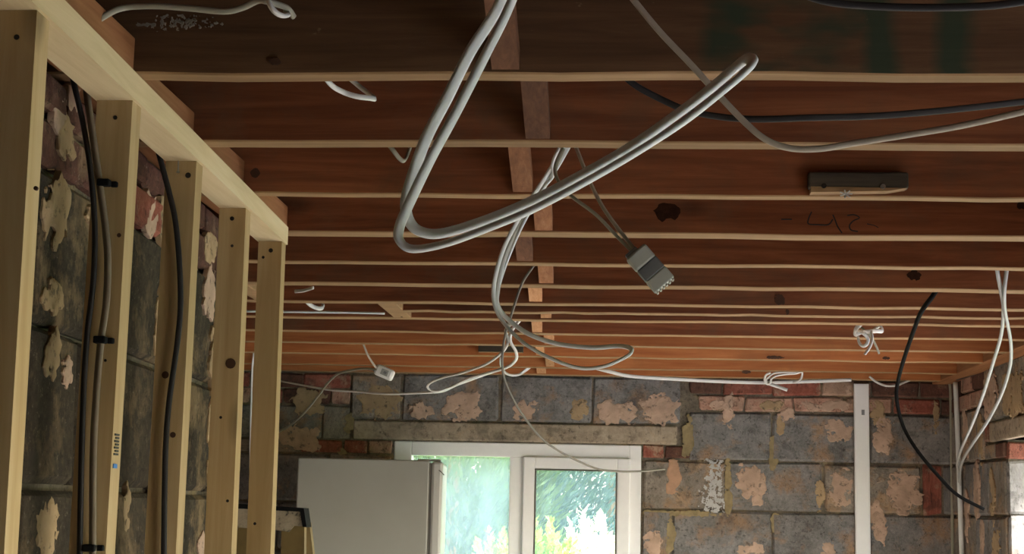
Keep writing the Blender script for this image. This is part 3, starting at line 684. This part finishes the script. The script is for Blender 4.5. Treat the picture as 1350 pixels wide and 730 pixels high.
# ------------------------------------------------------------------ trunking and pipes on the far wall
a, c = P(1124.5,503,YF), P(1144,503,YF)
b = MB(); b.bev((a.x, YF-.032, .02), (c.x, YF-.009, CZ+H-.004), .003); tk = setp(b.build('cable_trunking', M['upvc']), 'white plastic trunking running down the far wall', 'trunking')
b = MB(); b.bev((a.x+.006, YF-.035, .02), (c.x-.006, YF-.03, CZ+H-.006), .001); b.build('lid', M['upvc'], tk)
b = MB(); g = P(1136,544,YF); b.box((g.x-.006, YF-.0358, g.z-.012), (g.x+.008, YF-.034, g.z+.012)); b.build('print_mark', M['print'], tk)
def cable(name, pts, w, t, mat, label, k=7, up=(0,0,1), twist=0, n=10, cat='cable', group=None, parent=None, plane=None):
    V, F = tube([P(*q) if plane is None else plane(*q) for q in pts], w, t, k, n, up, twist)
    o = mk(name, V, F, M[mat], parent, True)
    if parent is None: setp(o, label, cat, group)
    return o
cable('conduit', [(1259.5,504,XR-.022),(1262,560,XR-.022),(1265,640,XR-.022),(1268,735,XR-.022),(1270,800,XR-.022)], .026, .02, 'cable', 'grey vertical conduit in the right far corner', cat='conduit', plane=PX)
cable('corner_wire', [(1249,499,YF-.022),(1253,512,YF-.022),(1254,560,YF-.022),(1255,640,YF-.022),(1256,735,YF-.022),(1257,800,YF-.022)], .014, .012, 'cable_olive', 'thin dull wire running down beside the corner conduit')
cable('wall_top_cable', [(1262,499,6.95),(1300,487,6.55),(1330,475,6.2),(1352,464,5.92),(1380,452,5.6)], .016, .014, 'cable_dark', 'dark cable clipped along the top of the right wall')

# ------------------------------------------------------------------ cables
cable('cable_loop', [(720,-120,1.85),(676,-2,1.70),(640,72,1.64),(600,150,1.61),(570,205,1.60),(541,265,1.60),(527,298,1.60),(527,317,1.60),(545,328,1.60),(590,320,1.59),(650,298,1.58),(700,277,1.57),(760,246,1.56),(830,206,1.56),(900,161,1.56),(950,122,1.56),(982,95,1.565),(992,82,1.575),(984,78,1.59),(968,90,1.60),(940,114,1.61),(900,145,1.61),(830,194,1.61),(760,234,1.61),(700,265,1.62),(640,290,1.63),(585,307,1.64),(557,306,1.64),(541,294,1.64),(535,270,1.64),(543,235,1.65),(562,182,1.65),(590,128,1.67),(620,68,1.69),(662,-2,1.74),(706,-120,1.85)], 
    .0142, .0080, 'cable', 'thick light grey cable hanging in a big doubled loop up front', 8, (0,0,1))
cable('slack_cable', [(800,-45,1.95),(833,-3,1.95),(870,42,1.95),(910,84,1.95),(950,128,1.95),(985,164,1.95),(1010,184,1.95),(1040,195,1.95),(1080,196,1.95),(1130,188,1.95),(1200,177,1.94),(1270,165,1.93),(1350,147,1.92),(1420,130,1.92)], .0085, .006, 'cable_tan', 'grimy slack cable drooping from the top past the big loop')
cable('dark_cable', [(820,98,2.26),(840,114,2.26),(870,130,2.26),(905,145,2.25),(950,154,2.24),(1000,157,2.22),(1070,155,2.2),(1150,153,2.19),(1240,146,2.18),(1350,134,2.17),(1420,126,2.17)], .0098, .0045, 'cable_dark', 'dark flat cable strung across the second joist on the right', twist=.7)
cable('dark_cable', [(1040,-14,1.85),(1090,2,1.85),(1150,8,1.85),(1220,10,1.85),(1300,8,1.85),(1350,2,1.85),(1420,-8,1.85)], .0098, .005, 'cable_dark', 'dark cable sagging along the top right edge')
cable('knotted_cable', [(105,45,1.95),(140,20,1.98),(165,10,2.0),(205,8,2.0),(250,11,2.0),(295,15,2.0),(320,10,2.0),(340,1,2.0),(352,2,2.0),(370,7,2.02),(380,12,2.03),(387,22,2.05)], .0085, .007, 'cable_olive', 'pale cable lying along the first joist in the top left')
cable('knotted_cable', [(352,-6,2.0),(355,4,1.99),(361,14,1.99),(370,20,2.0),(379,20,2.02),(377,14,2.04)], .008, .0065, 'cable_white', 'white cable end twisted round the pale one, top left')
cable('cable_tail', [(420,90,2.162),(436,111,2.20),(452,121,2.24),(470,127,2.25),(486,129,2.27),(494,130,2.30),(487,124,2.34),(474,114,2.36),(462,104,2.36)], .0085, .0055, 'cable_white', 'short white cable loop poking below the topmost joist')
cable('cable_tail', [(512,190,2.62),(519,199,2.62),(526,208,2.63),(532,212,2.64),(536,207,2.66),(541,194,2.67)], .008, .0055, 'cable_olive', 'small cable stub poking below the second joist')
cable('looped_cable', [(760,175,2.72),(748,196,2.72),(733,222,2.74),(708,260,2.76),(683,302,2.78),(664,345,2.8),(656,382,2.8),(656,402,2.8),(669,420,2.8),(697,440,2.78),(735,453,2.76),(780,458,2.74),(815,456,2.72),(831,459,2.70),(831,466,2.69),(818,474,2.69),(795,483,2.69),(765,485,2.7),(730,474,2.71),(692,453,2.73),(664,425,2.76),(652,400,2.77),(652,370,2.77),(665,325,2.76),(690,278,2.74),(718,235,2.72),(740,198,2.70),(752,175,2.70)], .0085, .006, 'cable', 'grey cable dropping from the joists into a long doubled loop')
cable('looped_cable', [(748,180,2.66),(733,203,2.68),(728,218,2.70),(729,232,2.72),(715,250,2.75),(688,298,2.775),(668,345,2.80),(657,380,2.815),(655,400,2.82),(662,416,2.82)], .006, .005, 'cable', 'grey strand bundled with the doubled loop where it drops')
cable('box_cable', [(742,196,2.64),(732,222,2.62),(737,240,2.60),(753,258,2.58),(786,283,2.56),(812,310,2.55),(838,336,2.54)], .0085, .006, 'cable_olive', 'dull cable bending from the bundle down to the cloudy connector box')
cable('box_cable', [(752,178,2.64),(761,198,2.62),(775,233,2.60),(793,270,2.58),(817,304,2.56),(842,335,2.54)], .0068, .0055, 'cable_tan', 'straight dull cable running down to the cloudy connector box')
cable('dangling_wire', [(716,330,3.863),(702,352,3.875),(688,374,3.95),(675,412,4.0),(666,442,4.1),(662,478,4.2),(668,508,4.3),(690,548,4.45),(724,586,4.6),(779,615,4.8),(813,621,4.95),(845,621,5.1),(876,618,5.2)], .0068, .006, 'cable_wire', 'thin grey wire dangling across the window top')
cable('white_wire', [(692,414,5.03),(682,426,5.04),(674,437,5.05),(673,450,5.07),(680,463,5.1),(680,474,5.2),(668,484,5.35),(645,491,5.5),(620,498,5.7),(595,510,5.8),(578,516,5.9),(545,518,6.0),(510,519,6.1),(470,516,6.3),(430,513,6.5),(370,502,6.9),(345,497,7.0)], .011, .008, 'cable_white', 'white wire running left along the far wall top from the tangle')
cable('white_wire', [(688,412,5.06),(677,425,5.06),(667,434,5.07),(669,446,5.08),(668,456,5.09),(659,467,5.15),(640,480,5.3),(610,491,5.5),(585,497,5.65),(568,504,5.75),(564,511,5.8),(576,516,5.8),(600,508,5.8),(630,497,5.8),(652,489,5.8),(664,484,5.8)], .009, .008, 'cable_white', 'white wire looping back at the left end of the tangle')
cable('white_wire', [(660,472,5.9),(660,480,6.1),(664,489,6.4),(672,494,6.6),(683,494,6.72),(692,489,6.76),(701,482,6.77),(708,476,6.78)], .011, .008, 'cable_white', 'short white wire looping right below the tangle')
cable('white_wire', [(664,488,6.5),(669,493,6.6),(677,495,6.7),(686,492,6.74),(696,484,6.75),(702,476,6.76)], .009, .007, 'cable', 'short grey wire curled beside the white one below the tangle')
cable('white_wire', [(664,486,5.95),(650,490,5.92),(620,500,5.9),(600,508,5.88),(585,515,5.9),(572,517,5.93)], .010, .008, 'cable', 'pale wire lying over the left-running white wires')
cable('thin_wire', [(474,440,5.825),(480,456,5.83),(486,470,5.85),(496,485,5.9)], .008, .007, 'cable_tan', 'short tan wire dropping into the white junction box')
cable('thin_wire', [(497,487,5.9),(480,486,5.95),(462,488,6.0),(445,493,6.1),(432,505,6.25),(420,521,6.4),(400,545,6.6),(380,562,6.75),(360,572,6.85),(345,580,6.9)], .010, .007, 'cable_olive', 'pale wire drooping left from the white junction box')
cable('long_white_cable', [(775,482,6.73),(805,490,6.74),(835,496,6.78),(900,500,6.85),(960,503,6.9),(1005,504,6.92),(1050,503,6.92),(1085,502,6.95),(1110,501,6.98),(1122,500.5,6.99)], .016, .010, 'cable_white', 'long white cable strung along the foot of the last joist')
cable('knotted_end', [(1016,491,6.75),(1010,494,6.75),(1008,501,6.8),(1011,506,6.86),(1016,504,6.82),(1017,499,6.78),(1024,495,6.76),(1036,493,6.75),(1049,492,6.75),(1057,490,6.75),(1057,496,6.78),(1054,501,6.84),(1046,504,6.89)], .010, .008, 'cable_white', 'white cable end tied in a loose bow round the long white cable')
cable('knotted_end', [(1010,500,6.80),(1013,497,6.77),(1020,492,6.74),(1035,490,6.74),(1050,490,6.74)], .009, .007, 'cable_white', 'second strand of the white bow above the brick course')
cable('knotted_end', [(1010,499,6.79),(1011,504,6.84),(1018,507,6.86),(1027,510,6.86),(1038,514,6.86)], .015, .009, 'cable_white', 'stubby white tail of the bow pointing down right')
cable('tied_cable', [(1136,426,5.025),(1129,433,5.03),(1128,441,5.04),(1134,438,5.03),(1144,437,5.03),(1155,436,5.03),(1163,436,5.04),(1161,430,5.045),(1154,433,5.05),(1149,438,5.03),(1150,447,5.02),(1147,457,5.02),(1140,467,5.02)], .014, .007, 'cable_white', 'white cable tied in a bunch under the joists on the right')
cable('tied_cable', [(1131,436,5.02),(1138,439,5.01),(1144,446,5.01),(1143,453,5.01),(1138,456,5.02),(1133,452,5.03),(1131,444,5.04)], .011, .006, 'cable', 'curl of cable hanging from the tied white bunch')
cable('tied_cable', [(1132,430,5.06),(1140,435,5.05),(1149,445,5.05),(1155,456,5.06),(1159,466,5.07)], .007, .005, 'cable_olive', 'thin tail sticking out right of the tied bunch')
cable('black_cable', [(1240,374,4.26),(1229,391,4.3),(1214,412,4.4),(1203,440,4.6),(1192,472,4.8),(1184,502,5.0),(1182,525,5.05),(1190,560,5.1),(1208,592,5.1),(1235,625,5.1),(1262,652,5.1),(1297,671,5.1)], .014, .011, 'cable_black', 'black cable hanging loose in front of the right far corner')
cable('hanging_cable', [(1312,335,3.86),(1315,358,3.88),(1320,385,3.95),(1323,405,4.05),(1320,440,4.3),(1310,475,4.7),(1296,520,5.3),(1282,558,5.9),(1268,590,6.4),(1262,610,6.7),(1263,620,6.85),(1265,640,7.0)], .013, .010, 'cable_hang', 'left one of two grey cables slanting down the right wall')
cable('hanging_cable', [(1330,335,3.86),(1327,358,3.88),(1324,385,3.93),(1325,410,4.05),(1331,440,4.3),(1333,462,4.5),(1331,485,4.8),(1320,520,5.3),(1302,555,5.8),(1282,585,6.3),(1270,605,6.6),(1266,622,6.85),(1266,645,7.0)], .012, .009, 'cable_hang', 'right one of two grey cables slanting down the right wall')
cable('drooping_wire', [(1146,496,7.0),(1155,503,7.0),(1167,508,7.0),(1180,508,7.0),(1192,504,7.02),(1203,499,7.05)], .010, .007, 'cable_white', 'small white wire drooping below the joists right of the trunking')
cable('offcut', [(389,384,4.30),(400,383,4.28),(413,379,4.257)], .010, .006, 'cable_white', 'short pale offcut resting near the end of the stud wall', cat='offcut')
cable('cable_tail', [(396,388,4.624),(408,401,4.66),(418,406,4.68),(424,406,4.70),(426,402,4.74)], .013, .008, 'cable_white', 'tiny white cable stub below a joist right of the last stud')
cable('thin_pipe', [(320,410,4.72),(400,411,4.72),(470,412,4.72),(507,413,4.72)], .007, .007, 'cable', 'thin grey pipe running left from the pale trimmer block', cat='pipe')
cable('thin_wire', [(335,462,6.23),(333,480,6.3),(332,500,6.4),(331,540,6.4),(330,585,6.4),(330,620,6.4)], .010, .008, 'cable', 'thin wire hanging between the last two studs')
# cables on the stud faces
cable('dark_cable', [(90,70,2.11),(98,112,2.105),(110,165,2.11),(120,230,2.095),(125,300,2.095),(123,370,2.095),(115,440,2.095),(110,520,2.095),(107,620,2.095),(105,735,2.095),(104,800,2.095)], .0085, .006, 'cable_dark', 'dark cable running down beside the second stud')
cable('grey_cable', [(108,80,2.13),(114,120,2.115),(121,170,2.105),(131,240,2.10),(139,300,2.10),(142,345,2.10),(140,400,2.10),(133,450,2.10),(127,520,2.10),(123,600,2.10),(122,735,2.10),(122,800,2.10)], .013, .008, 'cable_grimy', 'grimy grey cable clipped to the face of the second stud')
cable('dark_cable', [(203,180,2.50),(212,212,2.497),(222,250,2.495),(231,290,2.492),(236,340,2.492),(238,400,2.492),(234,450,2.492),(223,530,2.492),(218,600,2.492),(216,735,2.492),(216,800,2.492)], .0095, .007, 'cable_dark', 'dark cable running down the face of the third stud')
for x, y, lb in ((139,241,'upper dark cable clip on the second stud'),(134,448,'middle dark cable clip on the second stud'),(120,722,'lowest dark cable clip on the second stud')):
    c = P(x, y, 2.098); s = 2.1/FPX
    b = MB(); b.bev((c.x-10*s, c.y-.008, c.z-5*s), (c.x+7*s, c.y+.006, c.z+5*s), .002); o = b.build('cable_clip', M['black']); setp(o, lb, 'clip', 'cable clips on the stud')
    b = MB(); d = Vector((c.x+11*s, 2.1115, c.z)); b.bev((c.x+4*s, 2.104, c.z-4*s), (c.x+14*s, 2.112, c.z+4*s), .002); b.build('tab', M['black'], o)

# ------------------------------------------------------------------ junction boxes
def boxat(name, c, L, Wd, T, ang, label, tilt=0):
    e = empty(name, c); e.rotation_euler = (tilt, ang, 0); setp(e, label, 'junction box'); return e
def child(e, name, a, c, r, mat, smooth=False):
    b = MB(); b.bev(a, c, r); V = b.V
    me = bpy.data.meshes.new(name); me.from_pydata([tuple(v) for v in V], [], b.F); me.materials.append(M[mat]); o = bpy.data.objects.new(name, me); COL.objects.link(o); o.parent = e; return o
c = P(857,354,2.53); s = 2.53/FPX
e = boxat('connector_box', c, 0, 0, 0, math.atan2(45, 40), 'cloudy plastic connector box hanging on two dull cables')
L, Wd = 60*s, 33*s
child(e, 'body', (-L/2, -.012, -Wd/2), (-L*.12, .012, Wd/2), .004, 'box_clear'); child(e, 'terminal_section', (-L*.13, -.0115, -Wd*.49), (L*.18, .0115, Wd*.49), .002, 'box_grey')
child(e, 'end_cap', (L*.17, -.012, -Wd/2), (L/2, .012, Wd/2), .003, 'box_clear')
for k in range(6): child(e, 'rib', (L/2-.002, -.010, -Wd*.45+k*Wd*.16), (L/2+.003, .010, -Wd*.45+k*Wd*.16+Wd*.08), .0006, 'box_clear')
child(e, 'cord_grip', (-L/2-.006, -.008, -Wd*.42), (-L/2+.002, .008, Wd*.15), .002, 'box_grey')
c = P(507,491,5.92); s = 5.92/FPX
e = boxat('junction_box', c, 0, 0, 0, math.radians(22), 'small white junction box hanging below the joists near the left')
child(e, 'body', (-13*s, -.02, -7.5*s), (13*s, .02, 7.5*s), .010, 'box_white'); child(e, 'label_plate', (-4*s, -.022, -4*s), (6*s, -.019, 4*s), .0008, 'box_clear'); child(e, 'print_mark', (0, -.0228, -1.6*s), (4*s, -.0215, 1.6*s), .0004, 'print'); child(e, 'cord_entry', (-15*s, -.012, -4*s), (-12*s, .012, 4*s), .003, 'box_grey')

# ------------------------------------------------------------------ garden beyond the window
b = MB(); b.box((-60, YF+.27, -.12), (60, 70, -.06)); b.box((XR+9, -40, -.12), (60, YF+.27, -.06)); b.box((-60, -40, -.12), (XR+9, YN-3, -.06))
setp(b.build('lawn', M['lawn']), 'lawn outside the house', 'lawn', kind='structure')
b = MB(); b.box((XR+.29, YN-3, -.12), (XR+9, YF+.27, -.055)); b.box((XL-4, YN-3, -.12), (XR+.29, YN-.21, -.055)); setp(b.build('bounce_paving', M['paving']), 'unseen added patio outside the right wall', 'bounce_paving', kind='structure')  # unseen paving added outside to keep the bounce light from turning green
def leaves(name, C, D, L, Wd, mat, parent, seed):
    """many small diamond leaves: centres C, directions D"""
    r = np.random.default_rng(seed); n = len(C)
    D = D/np.linalg.norm(D, axis=1, keepdims=True); Q = r.normal(size=(n,3)); S = np.cross(D, Q); S /= np.linalg.norm(S, axis=1, keepdims=True)+1e-9
    l = L*r.uniform(.6,1.4,(n,1)); w = Wd*r.uniform(.7,1.3,(n,1))
    V = np.stack([C, C+D*l*.5+S*w*.5, C+D*l, C+D*l*.5-S*w*.5], 1).reshape(-1,3)
    o0 = np.array(ORG[parent.name]); V = V-o0
    me = bpy.data.meshes.new(name); me.vertices.add(4*n); me.vertices.foreach_set('co', V.ravel().astype(np.float32))
    me.loops.add(4*n); me.loops.foreach_set('vertex_index', np.arange(4*n, dtype=np.int32)); me.polygons.add(n); me.polygons.foreach_set('loop_start', np.arange(0,4*n,4, dtype=np.int32)); me.polygons.foreach_set('loop_total', np.full(n,4,dtype=np.int32))
    me.update(calc_edges=True); me.materials.append(mat); return link(name, me, parent, o0)
def conifer(x, y, h, R, n, mat, label, seed, droop=-.1, L=.16, Wd=.035, tiers=0, name='conifer_tree'):
    r = np.random.default_rng(seed); t = empty(name, (x, y, -.06)); setp(t, label, 'tree', 'garden trees outside the window')
    b = MB(); b.cyl((x,y,-.06), (x,y,h*.9), .09, 8); b.build('trunk', M['bark'], t)
    u = r.uniform(0,1,n)**.8; 
    if tiers: u = (np.floor(u*tiers)+r.normal(.5,.13,n))/tiers
    a = r.uniform(0,2*np.pi,n); clump = 1+.16*np.sin(5*a+u*30)+.1*np.sin(11*a-u*50)
    rad = R*(1-u)**.75*clump*np.sqrt(r.uniform(.25,1,n))
    z = u*h + (rad*droop if tiers else 0)
    C = np.stack([x+rad*np.cos(a), y+rad*np.sin(a), np.clip(z,0,h)], 1)
    D = np.stack([np.cos(a)+r.normal(0,.4,n), np.sin(a)+r.normal(0,.4,n), (np.full(n,droop) if tiers else np.full(n,1.1))+r.normal(0,.3,n)], 1)
    leaves('foliage', C, D, L, Wd, mat, t, seed)
def shrub(x, y, h, R, n, mat, label, seed, L=.07, Wd=.045):
    r = np.random.default_rng(seed); t = empty('garden_shrub', (x, y, -.06)); setp(t, label, 'shrub', 'garden shrubs outside the window')
    b = MB()
    for k in range(5): a = k*1.3; b.cyl((x,y,-.06), (x+math.cos(a)*R*.6, y+math.sin(a)*R*.6, h*.75), .02, 6)
    b.build('stems', M['bark'], t)
    v = r.normal(size=(n,3)); v /= np.linalg.norm(v,axis=1,keepdims=True); q = (.6+.4*r.uniform(0,1,(n,1))**.5)*(1+.12*np.sin(6*v[:,:1]*3+4*v[:,2:]*3))
    C = np.array([x,y,h*.5])+v*q*np.array([R,R,h*.52]); C[:,2] = np.clip(C[:,2],0,None)
    leaves('foliage', C, v+r.normal(0,.6,(n,3)), L, Wd, mat, t, seed)
def gx(x, Y): return P(x, 660, Y).x
conifer(gx(592,14), 14, 7.5, 1.05, 30000, M['leaf_cyp'], 'pale green cypress behind the left pane of the window', 1)
conifer(gx(660,18), 18.5, 8.5, 1.0, 26000, M['leaf_dark'], 'dark cypress behind the right side of the left pane', 2)
conifer(gx(718,22), 22.5, 9.5, 1.15, 30000, M['leaf_dark'], 'dark blue-green cypress behind the left of the opening sash', 3)
conifer(gx(806,27), 27, 7.5, 2.0, 8000, M['leaf_spruce'], 'blue spruce with layered boughs behind the opening sash', 4, -.35, .26, .035, 18)
shrub(gx(718,11), 11, 1.47, .30, 9000, M['leaf_lime'], 'lime green shrub low behind the opening sash', 11, .05, .03)
shrub(gx(785,13), 12.6, 1.54, .36, 9000, M['leaf_pale'], 'shrub with sunlight painted into its cream leaves low behind the opening sash', 12, .05, .03)
shrub(gx(655,12), 12.1, 1.38, .26, 6000, M['leaf_lime'], 'lime green shrub low behind the left pane', 13, .05, .03)
